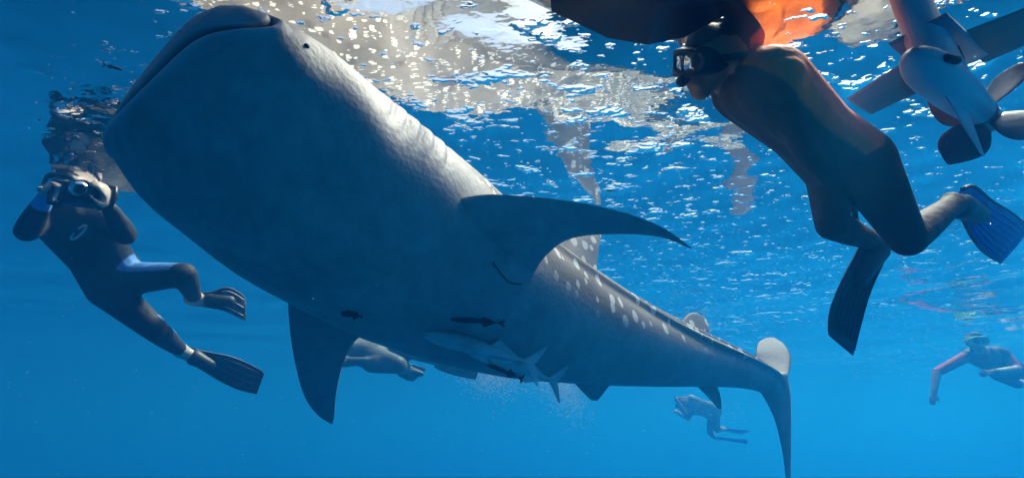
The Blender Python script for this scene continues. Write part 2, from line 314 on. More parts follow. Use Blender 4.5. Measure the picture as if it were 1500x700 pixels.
# ------------------------------------------------------------------ boat with outboard
def boat():
    keel = at(947, 66, 1.62); sx, sy = keel[0], keel[1]
    root = thing('motor_boat', 'dark navy boat hull overhead with its white outboard engine in the water', 'boat', (sx, sy-2.5, 0))
    # V hull, stern at +Y, heading -Y
    rings = []
    for t in np.linspace(0, 1, 26):
        y = sy-t*5.2; f = (1-max(0, (t-.45)/.55)**2.2); bw = 1.22*max(f, .03); kz = keel[2]+.0*t+.55*max(0, (t-.55)/.45)**2
        ch = kz+.62*max(f, .12)+.2*max(0, (t-.5)/.5); gz = 1.0+.25*t
        half = [(0, kz), (bw*.10, kz+.028), (bw*.35, kz+(ch-kz)*.36), (bw*.36, kz+(ch-kz)*.33), (bw*.7, kz+(ch-kz)*.71), (bw*.71, kz+(ch-kz)*.67), (bw, ch), (bw*1.04, ch+.02), (bw*1.10, gz), (bw*1.02, gz+.03), (bw*.96, gz-.06)]
        ring = [(sx+a, y, z) for a, z in half]+[(sx-a, y, z) for a, z in half[::-1][:-1]]
        rings.append(ring)
    V, F = loft(rings); mesh_obj('hull', V, F, M['hull_navy'], root)
    # outboard on the starboard quarter, steered
    nose = at(1340, 92, 1.32); tail = at(1432, 158, 1.62); ax = nrm(nose-tail); ax[2] *= .6; ax = nrm(ax)
    up = np.array([0.02, .0, 1.]); side = nrm(np.cross(ax, up)); up = np.cross(side, ax)
    mid = (nose+tail)/2; Lh = np.linalg.norm(nose-tail)/2-.012
    eng = bpy.data.objects.new('outboard_engine', None); COL.objects.link(eng); eng.location = tuple(mid); eng.parent = root
    eng.matrix_parent_inverse = Matrix.Translation(root.location).inverted()
    bpy.context.view_layer.update()
    def part(name, VF, mat, sm=True):
        o = mesh_obj(name, VF[0], VF[1], mat, None, sm); o.parent = eng
        o.matrix_parent_inverse = Matrix.Translation(Vector(mid)).inverted(); return o
    rings = []
    th = np.linspace(0, 2*math.pi, 28, endpoint=False)
    for t in np.linspace(0, 1, 26):
        r = .057*(1-(1-min(t/.33, 1))**2.3)**.5*(1-.22*max(0, (t-.5)/.5)**1.6); r = max(r, .004)
        c = mid+ax*Lh*(1.12-2.15*t); rings.append(c+r*(np.cos(th)[:, None]*side+np.sin(th)[:, None]*up))
    part('gearcase', loft(rings), M['engine_white'])
    # leg: from gearcase up to the powerhead
    LE = [mid+ax*(.13+.02*k)+up*h for k, h in ((0, .03), (.2, .14), (1, .26), (2, .5), (2, .75))]
    TE = [mid-ax*(.115-.0*k)+up*h for k, h in ((0, .03), (.2, .14), (1, .26), (2, .5), (2, .75))]
    part('leg', blade(LE, TE, .42, 20, 20), M['engine_white'])
    # skeg below
    LE = [mid+ax*.11-up*.035, mid+ax*.03-up*.12, mid-ax*.05-up*.20]; TE = [mid-ax*.12-up*.035, mid-ax*.11-up*.12, mid-ax*.095-up*.20]
    part('skeg', blade(LE, TE, .075, 12, 12), M['engine_white'])
    # cavitation plate with a stabiliser foil
    pz = .155
    LE = [mid+ax*.12+up*pz+side*s for s in (-.07, 0, .07)]; TE = [mid-ax*.24+up*pz+side*s for s in (-.075, 0, .075)]
    part('cavitation_plate', blade(LE, TE, .06, 10, 12, up), M['engine_grey'])
    for s in (-1, 1):
        LE = [mid-ax*(.04+.09*q)+up*(pz+.012+.01*q)+side*s*(.05+.24*q) for q in (0, .35, .7, 1)]; TE = [mid-ax*(.30+.03*q)+up*(pz+.008+.01*q)+side*s*(.05+.24*q) for q in (0, .35, .7, 1)]
        part('stabiliser_foil', blade(LE, TE, .09, 12, 12, up), M['plate_brown'])
    # propeller
    hub = mid-ax*(Lh*1.03+.045)
    pr = part('propeller', loft([hub+ax*(.06-.14*t)+(.046-.012*t)*(np.cos(th)[:, None]*side+np.sin(th)[:, None]*up) for t in np.linspace(0, 1, 6)]), M['prop'])
    for k in range(4):
        a = math.radians(40+90*k); rd = math.cos(a)*side+math.sin(a)*up; tg = -math.sin(a)*side+math.cos(a)*up
        LE = []; TE = []
        for q in np.linspace(0, 1, 7):
            R = .035+.135*q; wdt = .028+.042*math.sin(math.pi*min(q*.85+.12, 1)); wdt *= (1-q**6*.85); pit = math.radians(52-26*q)
            cdir = tg*math.cos(pit)+ax*math.sin(pit); c = hub+rd*R+tg*.02*q
            LE.append(c+cdir*wdt); TE.append(c-cdir*wdt)
        o = mesh_obj('propeller_blade', *blade(LE, TE, .07, 16, 12), M['prop']); o.parent = pr; o.matrix_parent_inverse = pr.matrix_world.inverted()
        o.parent = eng; o.matrix_parent_inverse = Matrix.Translation(Vector(mid)).inverted()
    # anode and water intake as small dark pieces
    an = mid+ax*Lh*.86+side*.045-up*.0
    V, F = capsule(mid+ax*Lh*.80-side*.052-up*.012, mid+ax*Lh*.66-side*.061-up*.012, .011, .011); part('nose_plug', (V, F), M['dark_metal'])
    for q in range(3):
        c = mid+ax*(.03-.03*q)-side*.034+up*.10; V, F = box(c, np.array([ax, side, up]), (.009, .014, .022)); part('water_intake', (V, F), M['dark_metal'], False)
    # cowl above the water
    rings = []
    for t in np.linspace(0, 1, 12):
        w = 1-abs(2*t-1)**3*.35; c = mid+ax*.06+up*(.72+.45*t); rings.append(c+(.26*w*np.cos(th)[:, None]*ax+.17*w*np.sin(th)[:, None]*side))
    part('cowl', loft(rings), M['engine_white'])
    V, F = box(mid+ax*.28+up*.62, np.array([ax, side, up]), (.16, .13, .12)); part('clamp_bracket', (V, F), M['dark_metal'], False)
boat()

# ------------------------------------------------------------------ whale shark
TL = 4.80
SPINE = [(.0, (-1.050, 1.205, -.245)), (.03, (-1.000, 1.292, -.288)), (.12, (-.768, 1.555, -.408)), (.19, (-.561, 1.794, -.525)), (.30, (-.187, 2.115, -.645)), (.46, (.35, 2.475, -.778)),
         (.55, (.68, 2.714, -.828)), (.65, (1.08, 2.965, -.852)), (.75, (1.48, 3.225, -.895)), (.81, (1.68, 3.43, -.94))]
ROLL = [(0, 8), (.03, 11), (.08, 15), (.12, 17), (.19, 17), (.3, 12), (.5, 10), (.82, 10)]
HW = [(0, .052), (.006, .066), (.015, .0745), (.03, .081), (.06, .0875), (.12, .092), (.19, .092), (.24, .089), (.30, .081), (.38, .069), (.46, .0575), (.55, .046), (.65, .032), (.72, .023), (.76, .019), (.80, .015), (.83, .009)]
HT = [(0, .010), (.006, .015), (.015, .021), (.03, .030), (.06, .043), (.12, .060), (.19, .071), (.24, .074), (.30, .074), (.38, .071), (.46, .064), (.55, .050), (.65, .034), (.72, .024), (.76, .020), (.80, .017), (.83, .012)]
HB = [(0, .012), (.006, .020), (.015, .028), (.03, .037), (.06, .048), (.12, .062), (.19, .069), (.24, .072), (.30, .071), (.38, .064), (.46, .052), (.55, .040), (.65, .028), (.72, .021), (.76, .018), (.80, .016), (.83, .012)]
def interp(tab, s):
    xs = np.array([t[0] for t in tab]); ys = np.array([t[1] for t in tab]); return np.interp(s, xs, ys)
def smooth_tab(tab):
    g = np.linspace(tab[0][0], tab[-1][0], 800); v = interp(tab, g)
    head = g < .05; k = np.ones(31)/31; vs_ = np.convolve(np.pad(v, 15, 'edge'), k, 'valid'); w_ = np.clip((g-.03)/.05, 0, 1)
    v = v*(1-w_)+vs_*w_; return list(zip(g, v))
HWs, HTs, HBs = smooth_tab(HW), smooth_tab(HT), smooth_tab(HB)
_sx = np.array([p[0] for p in SPINE]); _sp = np.array([p[1] for p in SPINE])
def spine(s):
    # smooth non-uniform interpolation: polynomial fit per axis, corrected at the stations
    out = []
    for a in range(3):
        c = np.polyfit(_sx, _sp[:, a], 6); base = np.polyval(c, s); corr = np.interp(s, _sx, _sp[:, a]-np.polyval(c, _sx)); out.append(base+.0*corr)
    return np.stack(out, -1)
def shark_frame(s):
    s = np.atleast_1d(s); C = spine(s); T = spine(s+.004)-spine(s-.004); T /= np.linalg.norm(T, axis=1)[:, None]
    l = np.cross(T, [0, 0, 1.]); l /= np.linalg.norm(l, axis=1)[:, None]; u = np.cross(l, T); r = np.radians(interp(ROLL, s))[:, None]
    return C, T, np.cos(r)*l+np.sin(r)*u, np.cos(r)*u-np.sin(r)*l
def shark_surf(s, th):
    """point on the body: s along (0 snout), th around (0 = its left side, pi/2 = back)"""
    s = np.asarray(s, float); th = np.asarray(th, float)
    C, T, L, U = shark_frame(s); a = interp(HWs, s)*TL; bt = interp(HTs, s)*TL; bb = interp(HBs, s)*TL
    c, sn = np.cos(th), np.sin(th)
    e = np.interp(s, [0, .1, .3, .5, .8], [.80, .82, .9, 1.0, 1.0])
    x = np.sign(c)*np.abs(c)**e; y = np.sign(sn)*np.abs(sn)**np.interp(s, [0, .1, .3, .5], [.9, .92, .95, 1.0])
    # roof-like back and side ridges towards the tail
    roof = np.interp(s, [.2, .4, .6, .8], [0, .10, .16, .1]); x = np.where(sn > 0, x*(1-roof*np.sin(2*np.clip(th % math.pi, 0, math.pi/1))**2), x)
    X = a*x; Y = np.where(sn > 0, bt, bb)*y
    amp = TL*np.interp(s, [.16, .3, .45, .7, .8], [0, .0035, .0055, .0065, .006])
    for ang, wd, g in ((.42, .085, 1.0), (math.pi-.42, .085, 1.0), (.95, .07, .55), (math.pi-.95, .07, .55)):
        lo = np.interp(s, [.2, .5, .75], [ang, ang*1.0 if ang < 1.6 else ang, (.10 if ang < 1.6 else math.pi-.10) if g == 1.0 else ang])
        b_ = amp*g*np.exp(-((th-lo)/wd)**2); X = X+b_*np.cos(th); Y = Y+b_*np.sin(th)*.7
    P = C+X[:, None]*L+Y[:, None]*U
    return P, X, Y
SHARK_PARTS = []
def shark():
    C0, *_ = shark_frame(np.array([.3]))
    root = thing('whale_shark', 'huge whale shark with pale belly and white-spotted back swimming just below the surface', 'whale shark', C0[0]-np.array([0, 0, .34]))
    S = np.concatenate([np.linspace(.0, .075, 80, endpoint=False), np.linspace(.075, .215, 90, endpoint=False), np.linspace(.215, .83, 130)])
    NT = 176; th = np.linspace(-math.pi/2, 1.5*math.pi, NT, endpoint=False)
    SS, TT = np.meshgrid(S, th, indexing='ij'); s = SS.ravel(); t = TT.ravel()
    P, X, Y = shark_surf(s, t)
    Pn = P.reshape(len(S), NT, 3)
    # outward normals by differences
    du = np.gradient(Pn, axis=0); dv = np.roll(Pn, -1, 1)-np.roll(Pn, 1, 1); n = np.cross(dv, du); n /= np.linalg.norm(n, axis=2)[..., None]+1e-9
    Cc = Pn.mean(1)[:, None]; n *= np.sign((n*(Pn-Cc)).sum(2))[..., None]
    lat = np.cos(TT)                                     # +1 left, -1 right
    # mouth: a wide slit under the snout, curling back at the corners
    sm = .0105+.026*np.abs(lat)**8
    under = np.clip((-np.sin(TT)+.30)/.25, 0, 1)
    g = under*np.exp(-((SS-sm)/.0024)**2); lip = under*np.exp(-((SS-sm-.0062)/.0042)**2)
    mouth = -.018*g+.012*lip
    # gill slits on both flanks
    gill = np.zeros_like(SS)
    for q in range(5):
        s0 = .136+.0145*q; cur = s0+.006*np.sin(TT)*1.0
        for base in (0, math.pi):
            d = (TT-base) if base == 0 else (math.pi-TT); win = np.exp(-((d-.20)/.30)**4); gill += win*np.exp(-((SS-cur)/.0026)**2)-.55*win*np.exp(-((SS-cur+.005)/.004)**2)
    Tv = shark_frame(S)[1][:, None, :]; Pn = Pn-Tv*(.003*lip)[..., None]
    Pn = Pn+n*(mouth-.0045*gill)[..., None]
    lump = .004*np.sin(37*SS*2+3*np.sin(TT*2))*np.exp(-((SS-.12)/.08)**2); Pn = Pn+n*lump[..., None]
    V, F = loft(Pn)
    dens_s = np.interp(S, [0, .2, .35, .5, .8], [21, 18, 12, 10.5, 11]); cum = np.concatenate([[0], np.cumsum(.5*(dens_s[1:]+dens_s[:-1])*np.diff(S)*TL)])/12.5
    arc = (TT-math.pi/2)*interp(HWs, SS)*TL*.95*np.interp(SS, [0, .2, .35, .6], [19, 16, 10, 9])/11.0
    along = np.repeat(cum[:, None], NT, 1)
    bord = np.interp(SS, [0, .05, .15, .22, .32, .45, .6, .8], [.55, .52, .42, .26, -.15, -.36, -.10, .2])
    dors = (np.sin(TT)-bord)
    skin = np.stack([along, arc, 0*arc], -1).reshape(-1, 3)
    groove = np.clip(np.clip(g*1.15, 0, 1)*.9+np.clip(gill, 0, 1)*.55, 0, 1).ravel()
    lipc = np.clip(under*np.exp(-((SS-sm-.0050)/.0024)**2)+.45*under*np.clip((sm-.002-SS)/.003, 0, 1), 0, 1)  # pale lip; its bright lit edge and the snout rim painted into colour
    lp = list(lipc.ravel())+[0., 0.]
    sk = list(skin)+[skin[0], skin[-1]]; do = list(dors.ravel())+[-1., .3]; gr = list(groove)+[0., 0.]
    def fin(VF, dval, spot=True, offs=(0, 0), dark=0.):
        nonlocal V, F, sk, do, gr
        v, f = VF; b = len(V); v = np.asarray(v); V = list(V)+list(v); F = F+[tuple(i+b for i in q) for q in f]
        c = v.mean(0); d1 = nrm(v[-2]-v[0])
        C_, T_, L_, U_ = shark_frame(np.array([.4]))
        for p in v:
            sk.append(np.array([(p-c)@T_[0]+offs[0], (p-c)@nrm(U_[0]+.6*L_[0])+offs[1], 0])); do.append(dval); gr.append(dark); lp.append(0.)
    A = lambda pts: [at(*p) for p in pts]
    # left pectoral (spread towards the right), right pectoral (hanging down)
    fin(blade(A([(640, 300, 1.78), (700, 286, 1.72), (765, 287, 1.70), (850, 297, 1.68), (920, 313, 1.68), (972, 334, 1.70), (1013, 363, 1.74)]),
              A([(735, 455, 2.06), (772, 418, 1.98), (797, 378, 1.90), (835, 350, 1.83), (900, 343, 1.77), (965, 347, 1.75), (1012, 364, 1.745)]), .085, 40, 22, root_flare=1.6), -.35)
    fin(blade(A([(455, 380, 2.02), (425, 428, 2.08), (424, 475, 2.12), (432, 530, 2.16), (446, 580, 2.19), (465, 607, 2.21), (484, 620, 2.22)]),
              A([(590, 455, 2.25), (552, 478, 2.26), (520, 500, 2.25), (501, 538, 2.24), (492, 580, 2.23), (490, 606, 2.225), (487, 620, 2.222)]), .085, 36, 22, root_flare=1.2), -.35)
    # dorsal fins on the back
    def on(s_, th_, lift=0): 
        p, _, _ = shark_surf(np.array([s_]), np.array([th_])); C_, T_, L_, U_ = shark_frame(np.array([s_])); return p[0]+U_[0]*lift, T_[0], U_[0], L_[0]
    p0, T_, U_, L_ = on(.39, math.pi/2, -.05); p1, T1, U1, L1 = on(.495, math.pi/2, -.05)
    fin(blade([p0, p0+T_*.15+U_*.22, p0+T_*.33+U_*.41, p0+T_*.45+U_*.50], [p1, p1-T1*.02+U1*.15, p1+T1*.02+U1*.32, p0+T_*.50+U_*.50], .10, 26, 18, root_flare=2.2), .6, offs=(.3, .2))
    p0, T_, U_, L_ = on(.62, math.pi/2, -.03); p1, T1, U1, L1 = on(.675, math.pi/2, -.03)
    fin(blade([p0, p0+T_*.06+U_*.08, p0+T_*.15+U_*.145, p0+T_*.22+U_*.16], [p1, p1-T1*.01+U1*.06, p1+T1*.03+U1*.11, p0+T_*.29+U_*.13], .09, 18, 16, root_flare=2), .6, offs=(.9, .4))
    # pelvic and anal fins
    fin(blade(A([(835, 490, 2.42), (862, 503, 2.44), (900, 527, 2.46), (925, 540, 2.48), (941, 551, 2.50)]), A([(880, 520, 2.56), (895, 536, 2.56), (912, 546, 2.55), (928, 551, 2.53), (940, 553, 2.505)]), .12, 18, 14, root_flare=.8), -.3)
    fin(blade(A([(800, 515, 2.62), (828, 545, 2.66), (850, 570, 2.68), (866, 586, 2.70)]), A([(915, 535, 2.75), (905, 552, 2.75), (890, 568, 2.74), (876, 586, 2.72)]), .09, 18, 14, root_flare=.8), -.3)
    fin(blade(A([(975, 530, 2.85), (1005, 552, 2.88), (1030, 574, 2.92), (1052, 598, 2.98)]), A([(1035, 545, 2.98), (1048, 562, 3.0), (1055, 578, 3.0), (1057, 598, 2.985)]), .10, 18, 14, root_flare=.8), -.2)
    # tail: long upper lobe leaning away, lower lobe hanging down
    fin(blade(A([(1128, 556, 3.25), (1150, 558, 3.34), (1157, 540, 3.48), (1158, 520, 3.62), (1149, 504, 3.74), (1134, 494, 3.84)]),
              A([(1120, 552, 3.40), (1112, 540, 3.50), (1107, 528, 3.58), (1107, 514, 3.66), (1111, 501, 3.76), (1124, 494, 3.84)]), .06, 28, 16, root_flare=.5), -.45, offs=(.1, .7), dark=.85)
    fin(blade(A([(1098, 552, 3.22), (1118, 580, 3.28), (1134, 612, 3.32), (1145, 655, 3.36), (1151, 700, 3.38), (1153, 725, 3.4)]),
              A([(1152, 545, 3.40), (1158, 575, 3.42), (1159, 615, 3.42), (1159, 655, 3.41), (1158, 700, 3.41), (1155, 727, 3.4)]), .16, 28, 16, root_flare=.5), -.45, offs=(.5, .9), dark=.15)
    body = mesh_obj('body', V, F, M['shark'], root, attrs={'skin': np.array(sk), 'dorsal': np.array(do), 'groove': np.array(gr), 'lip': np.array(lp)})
    # eyes
    for sgn in (0, 1):
        th_ = -.02 if sgn == 0 else math.pi+.02
        p, T_, U_, L_ = on(.062, th_); c = p-(L_ if sgn == 0 else -L_)*.006
        V2, F2 = capsule(c, c+(L_ if sgn == 0 else -L_)*.002, .0085, .0085, 16, 6); mesh_obj('eye', V2, F2, M['remora_dark'], root)
    return root
shark()

# ------------------------------------------------------------------ remoras and small fish
def fish(name, label, head, tail, r, mat, fork=1.0, cat='remora', group=None, up=(0, -.3, 1), tailsize=1.0):
    head, tail = np.asarray(head), np.asarray(tail); ax, side, u = frame(tail-head, up); Ln = np.linalg.norm(tail-head)
    root = thing(name, label, cat, (head+tail)/2, group)
    th = np.linspace(0, 2*math.pi, 16, endpoint=False); rings = []
    for t in np.linspace(0, 1, 24):
        rr = r*np.interp(t, [0, .03, .1, .25, .45, .7, .88, 1], [.22, .5, .78, 1, .95, .58, .26, .2])
        c = head+ax*Ln*.9*t+u*.012*math.sin(3*t)*Ln; rings.append(c+rr*(np.cos(th)[:, None]*side*.85+np.sin(th)[:, None]*u))
    V, F = loft(rings); mb = MB(); mb.add(V, F)
    e = rings[-1].mean(0); h = .16*Ln*tailsize
    for sg in (1, -1):
        mb.add(*blade([e-ax*.08*Ln, e-ax*.0*Ln+u*sg*h*.40, e+ax*.10*Ln*fork+u*sg*h*.95], [e+ax*.04*Ln, e+ax*.075*Ln+u*sg*h*.35, e+ax*.125*Ln*fork+u*sg*h*.97], .06, 12, 10))
    mb.add(*blade([head+ax*.50*Ln+u*r*.6, head+ax*.58*Ln+u*r*1.9], [head+ax*.80*Ln+u*r*.25, head+ax*.74*Ln+u*r*.75], .05, 8, 10))
    mb.add(*blade([head+ax*.52*Ln-u*r*.6, head+ax*.60*Ln-u*r*1.8], [head+ax*.80*Ln-u*r*.2, head+ax*.74*Ln-u*r*.7], .05, 8, 10))
    for sg in (1, -1):
        mb.add(*blade([head+ax*.20*Ln+side*sg*r*.7, head+ax*.31*Ln+side*sg*r*1.8], [head+ax*.27*Ln+side*sg*r*.7, head+ax*.36*Ln+side*sg*r*1.5], .08, 8, 10))
    b_ = mb.build('body', mat, root)
    return root
G = 'remoras under the whale shark'
fish('remora', 'long pale grey remora with forked tail hugging the belly of the whale shark', at(622, 490, 1.79), at(792, 536, 2.00), .030, M['remora_grey'], group=G)
fish('remora', 'grey remora half hidden below the long pale remora, its notched tail trailing', at(684, 514, 1.87), at(824, 562, 2.14), .025, M['remora_grey'], group=G)
fish('remora', 'small black remora with a rounded tail below the forked-tail remoras', at(714, 534, 1.88), at(768, 556, 1.93), .009, M['remora_dark'], fork=.4, group=G, tailsize=.75)
fish('remora', 'slender dark remora clinging to the shaded belly above the pale remora', at(660, 468, 1.805), at(742, 474, 1.875), .010, M['remora_dark'], fork=.4, group=G, tailsize=.5)
fish('remora', 'tiny dark remora clinging beside the hanging pectoral fin', at(500, 459, 1.795), at(532, 464, 1.795), .011, M['remora_dark'], fork=.4, group=G, tailsize=.5)
fish('small_fish', 'tiny dark fish hovering just ahead of the whale shark snout', at(180, 103, 1.50), at(150, 95, 1.52), .004, M['plate_brown'], cat='fish', tailsize=.8)
ln = tube(resample([at(722, 384, 1.799), at(735, 402, 1.825), at(748, 414, 1.852), at(764, 416, 1.883)], 16), .0028, 6)
tag(mesh_obj('fishing_line', *ln, M['line']), 'thin dark curl of fishing line trailing across the shark belly near the fin', 'fishing line')

# ------------------------------------------------------------------ people
def remesh_body(name, bones, mats, parent, voxel=.009, smooth_it=6, retag=None):
    """bones: (p0, p1, r0, r1, material index); one continuous surface"""
    mb = MB()
    for p0, p1, r0, r1, k in bones: mb.add(*capsule(p0, p1, r0, r1))
    tmp = mb.build('tmp_body', []); 
    md = tmp.modifiers.new('r', 'REMESH'); md.mode = 'VOXEL'; md.voxel_size = voxel; md.use_smooth_shade = True
    sm = tmp.modifiers.new('s', 'SMOOTH'); sm.factor = .5; sm.iterations = smooth_it
    dg = bpy.context.evaluated_depsgraph_get(); me = bpy.data.meshes.new_from_object(tmp.evaluated_get(dg))
    bpy.data.objects.remove(tmp)
    me.name = name; me.materials.clear()
    for m_ in mats: me.materials.append(m_)
    co = np.empty(len(me.vertices)*3, np.float32); me.vertices.foreach_get('co', co); co = co.reshape(-1, 3)
    nf = len(me.polygons); ct = np.empty(nf*3, np.float32); me.polygons.foreach_get('center', ct); ct = ct.reshape(-1, 3)
    best = np.full(nf, 1e9); idx = np.zeros(nf, np.int32)
    for p0, p1, r0, r1, k in bones:
        p0 = np.asarray(p0); d = np.asarray(p1)-p0; t = np.clip(((ct-p0)@d)/max(d@d, 1e-9), 0, 1); dist = np.linalg.norm(ct-p0-t[:, None]*d, axis=1)-(r0+(r1-r0)*t)
        u_ = dist < best; best[u_] = dist[u_]; idx[u_] = k
    if retag: me.attributes.new('panel', 'FLOAT', 'POINT').data.foreach_set('value', np.asarray(retag(co), np.float32))
    me.polygons.foreach_set('material_index', idx.astype(np.int32)); me.polygons.foreach_set('use_smooth', [True]*nf)
    o = bpy.data.objects.new(name, me); COL.objects.link(o); o.parent = parent; o.matrix_parent_inverse = Matrix.Translation(parent.location).inverted()
    return o
def hand(wrist, d, n, k, curl=.5, thumb=1, sc_=1.0, spread=.12):
    """bones of a hand: palm and five fingers; d = towards the fingertips, n = out of the back of the hand"""
    d = nrm(d); n = nrm(n-d*(n@d)); s = np.cross(d, n)*thumb; B = []; w_ = np.asarray(wrist, float)
    for i, (off, ln_) in enumerate(((.030, .078), (.010, .086), (-.010, .080), (-.029, .064))):
        kn = w_+sc_*(d*(.086-.004*abs(i-1))+s*off); B.append((w_+s*off*.55*sc_, kn, .0135*sc_, .0115*sc_, k))
        dd = nrm(d+s*off*spread*25*.35); p = kn; ang = 0
        for f_, r_ in ((.45, .0098), (.30, .0090), (.25, .0080)):
            ang += curl*(.75 if f_ == .45 else 1.0); q = p+sc_*ln_*f_*(dd*math.cos(ang)-n*math.sin(ang)); B.append((p, q, r_*sc_, (r_-.0007)*sc_, k)); p = q
    t0 = w_+sc_*(d*.025+s*.024-n*.004); t1 = t0+sc_*.040*nrm(d*.65+s*.75-n*.25); t2 = t1+sc_*.032*nrm(d*.85+s*.25-n*.45*curl*2); t3 = t2+sc_*.026*nrm(d*.9-s*.05-n*.55*curl*2)
    B += [(t0, t1, .0145*sc_, .0115*sc_, k), (t1, t2, .0112*sc_, .0098*sc_, k), (t2, t3, .0097*sc_, .0082*sc_, k)]
    return B
def head_bones(c, face, up, ks, kh, sc_=1.0):
    f = nrm(face); u = nrm(np.asarray(up)-f*(np.asarray(up)@f)); s = np.cross(f, u); c = np.asarray(c, float); P = lambda a, b_, e: c+sc_*(f*a+u*b_+s*e)
    B = [(P(-.028, .035, .012), P(.018, .035, .012), .083*sc_, .080*sc_, ks), (P(-.028, .035, -.012), P(.018, .035, -.012), .083*sc_, .080*sc_, ks),
         (P(.02, -.03, 0), P(.045, -.075, 0), .066*sc_, .038*sc_, ks), (P(.088, .012, 0), P(.112, -.022, 0), .008*sc_, .014*sc_, ks),
         (P(.07, -.052, -.018), P(.07, -.052, .018), .020*sc_, .020*sc_, ks)]
    for e in (1, -1): B.append((P(-.012, .02, .093*e), P(-.018, -.018, .088*e), .014*sc_, .010*sc_, ks))
    B += [(P(-.045, .055, 0), P(.03, .075, 0), .085*sc_, .066*sc_, kh), (P(-.06, .02, 0), P(-.06, -.02, 0), .07*sc_, .055*sc_, kh)]
    return B
def torso_bones(shL, shR, hipL, hipR, k, kh=None, g=1.0, front=None):
    kh = k if kh is None else kh
    sm = (shL+shR)/2; hm = (hipL+hipR)/2; B = []
    for a, b_ in ((shL, hipL), (shR, hipR)):
        a2 = sm+(a-sm)*.60; b2 = hm+(b_-hm)*.65; wst = (a2*.42+b2*.58); wst = wst+((sm*.42+hm*.58)-wst)*.22
        B += [(a2, wst, .100*g, .088*g, k), (wst, b2, .088*g, .100*g, kh)]
    B += [(sm, sm*.4+hm*.6, .108*g, .098*g, k), (sm*.4+hm*.6, hm, .098*g, .108*g, kh), (shL, shR, .066*g, .066*g, k)]
    return B
def limb(a, b_, c, r, k1, k2, k2b=None, kjoint=None):
    """upper and lower limb with a swelling below the joint"""
    r0, r1, r2, r3 = r; m_ = b_+(c-b_)*.3
    return [(a, b_, r0, r1, k1), (b_, m_, r1*.98, r2, k2), (m_, c, r2, r3, k2 if k2b is None else k2b)]
def swim_fin(name, LE, TE, mat, rib_mat, parent, thick=.05, ribs=5, label=None, pocket=None):
    V, F = blade(LE, TE, thick, 24, 14); mb = MB(); mb.add(V, F)
    o = mb.build(name, mat, parent)
    if label: o['label'] = label
    L_ = resample(LE, 20); T_ = resample(TE, 20); nv = nrm(np.cross(T_[10]-L_[10], L_[12]-L_[8]))
    camd = nrm(np.array([0, 0, -CAM_DEPTH])-L_[10]); nv = nv if nv@camd > 0 else -nv
    for e in (0.02, .98):
        P = [L_[i]+(T_[i]-L_[i])*e for i in range(2, 19)]; V, F = tube(P, [.0085-.0003*i for i in range(len(P))], 8); mesh_obj('side_rail', V, F, rib_mat[0], o)
    for q in range(ribs):
        e = .16+.68*q/(max(ribs-1, 1)); P = [L_[i]+(T_[i]-L_[i])*e+nv*.006 for i in range(8, 18)]; V, F = tube(P, .0028, 6); mesh_obj('rib', V, F, rib_mat[1], o)
    if pocket:
        a, b_, r0, r1 = pocket; V, F = capsule(a, b_, r0, r1, 18, 6); mesh_obj('foot_pocket', V, F, rib_mat[0], o)
    return o
def dive_mask(c, face, up, parent, frame_mat, sc_=1.0, snorkel=None, strap=True, snorkel_mat=None):
    f = nrm(face); u = nrm(np.asarray(up)-f*(np.asarray(up)@f)); s = np.cross(f, u); c = np.asarray(c, float); P = lambda a, b_, e: c+sc_*(f*a+u*b_+s*e)
    # skirt: rounded oblong rings from the face outwards
    th = np.linspace(0, 2*math.pi, 36, endpoint=False); rings = []
    sq = lambda v, p: np.sign(v)*np.abs(v)**p
    for a, w_, h_ in ((.045, .088, .048), (.085, .084, .050), (.118, .080, .047), (.132, .076, .044), (.132, .066, .034), (.118, .064, .032)):
        rings.append(P(a, .022, 0)+sc_*(w_*sq(np.cos(th), .6)[:, None]*s+h_*sq(np.sin(th), .7)[:, None]*u-.035*(np.abs(np.cos(th))**2)[:, None]*f*(w_/.088)))
    V, F = loft(rings, cap=False); mk = mesh_obj('dive_mask', V, F, frame_mat, parent)
    for e in (-1, 1):
        ring = P(.121, .022, .033*e)+sc_*(.030*sq(np.cos(th), .7)[:, None]*s+.032*sq(np.sin(th), .7)[:, None]*u)-f*sc_*(.035*(np.abs((.033*e+.030*np.cos(th))/.088)**2))[:, None]
        V, F = loft([ring, ring+f*.003]); mesh_obj('lens', V, F, M['glass'], mk)
    V, F = capsule(P(.10, -.012, 0), P(.128, -.035, 0), .018*sc_, .020*sc_); mesh_obj('nose_pocket', V, F, frame_mat, mk)
    if strap:
        pts = [P(.06*math.cos(a)-.035, .03+.012*math.cos(a), .098*math.sin(a)) for a in np.linspace(.9, 2*math.pi-.9, 26)]
        pts = [P(.105*math.cos(a)-.01, .03, .104*math.sin(a)) for a in np.linspace(.75, 2*math.pi-.75, 30)]
        mb = MB()
        for i in range(len(pts)-1):
            d_ = nrm(pts[i+1]-pts[i]); o_ = nrm(np.cross(d_, u)); mb.add(*box((pts[i]+pts[i+1])/2, np.array([d_, u, o_]), (np.linalg.norm(pts[i+1]-pts[i])*.55, .011, .0025)))
        mb.build('strap', frame_mat, mk)
    if snorkel:
        sg = snorkel; pts = resample([P(.085, -.062, .01*sg), P(.10, -.085, .05*sg), P(.045, -.075, .105*sg), P(-.01, .0, .118*sg), P(-.04, .12, .112*sg), P(-.07, .28, .10*sg)], 30)
        V, F = tube(pts, .0115, 12); mesh_obj('snorkel', V, F, snorkel_mat or frame_mat, parent)
    return mk
def person(label, loc, group=None): return thing('person', label, 'person', loc, group)

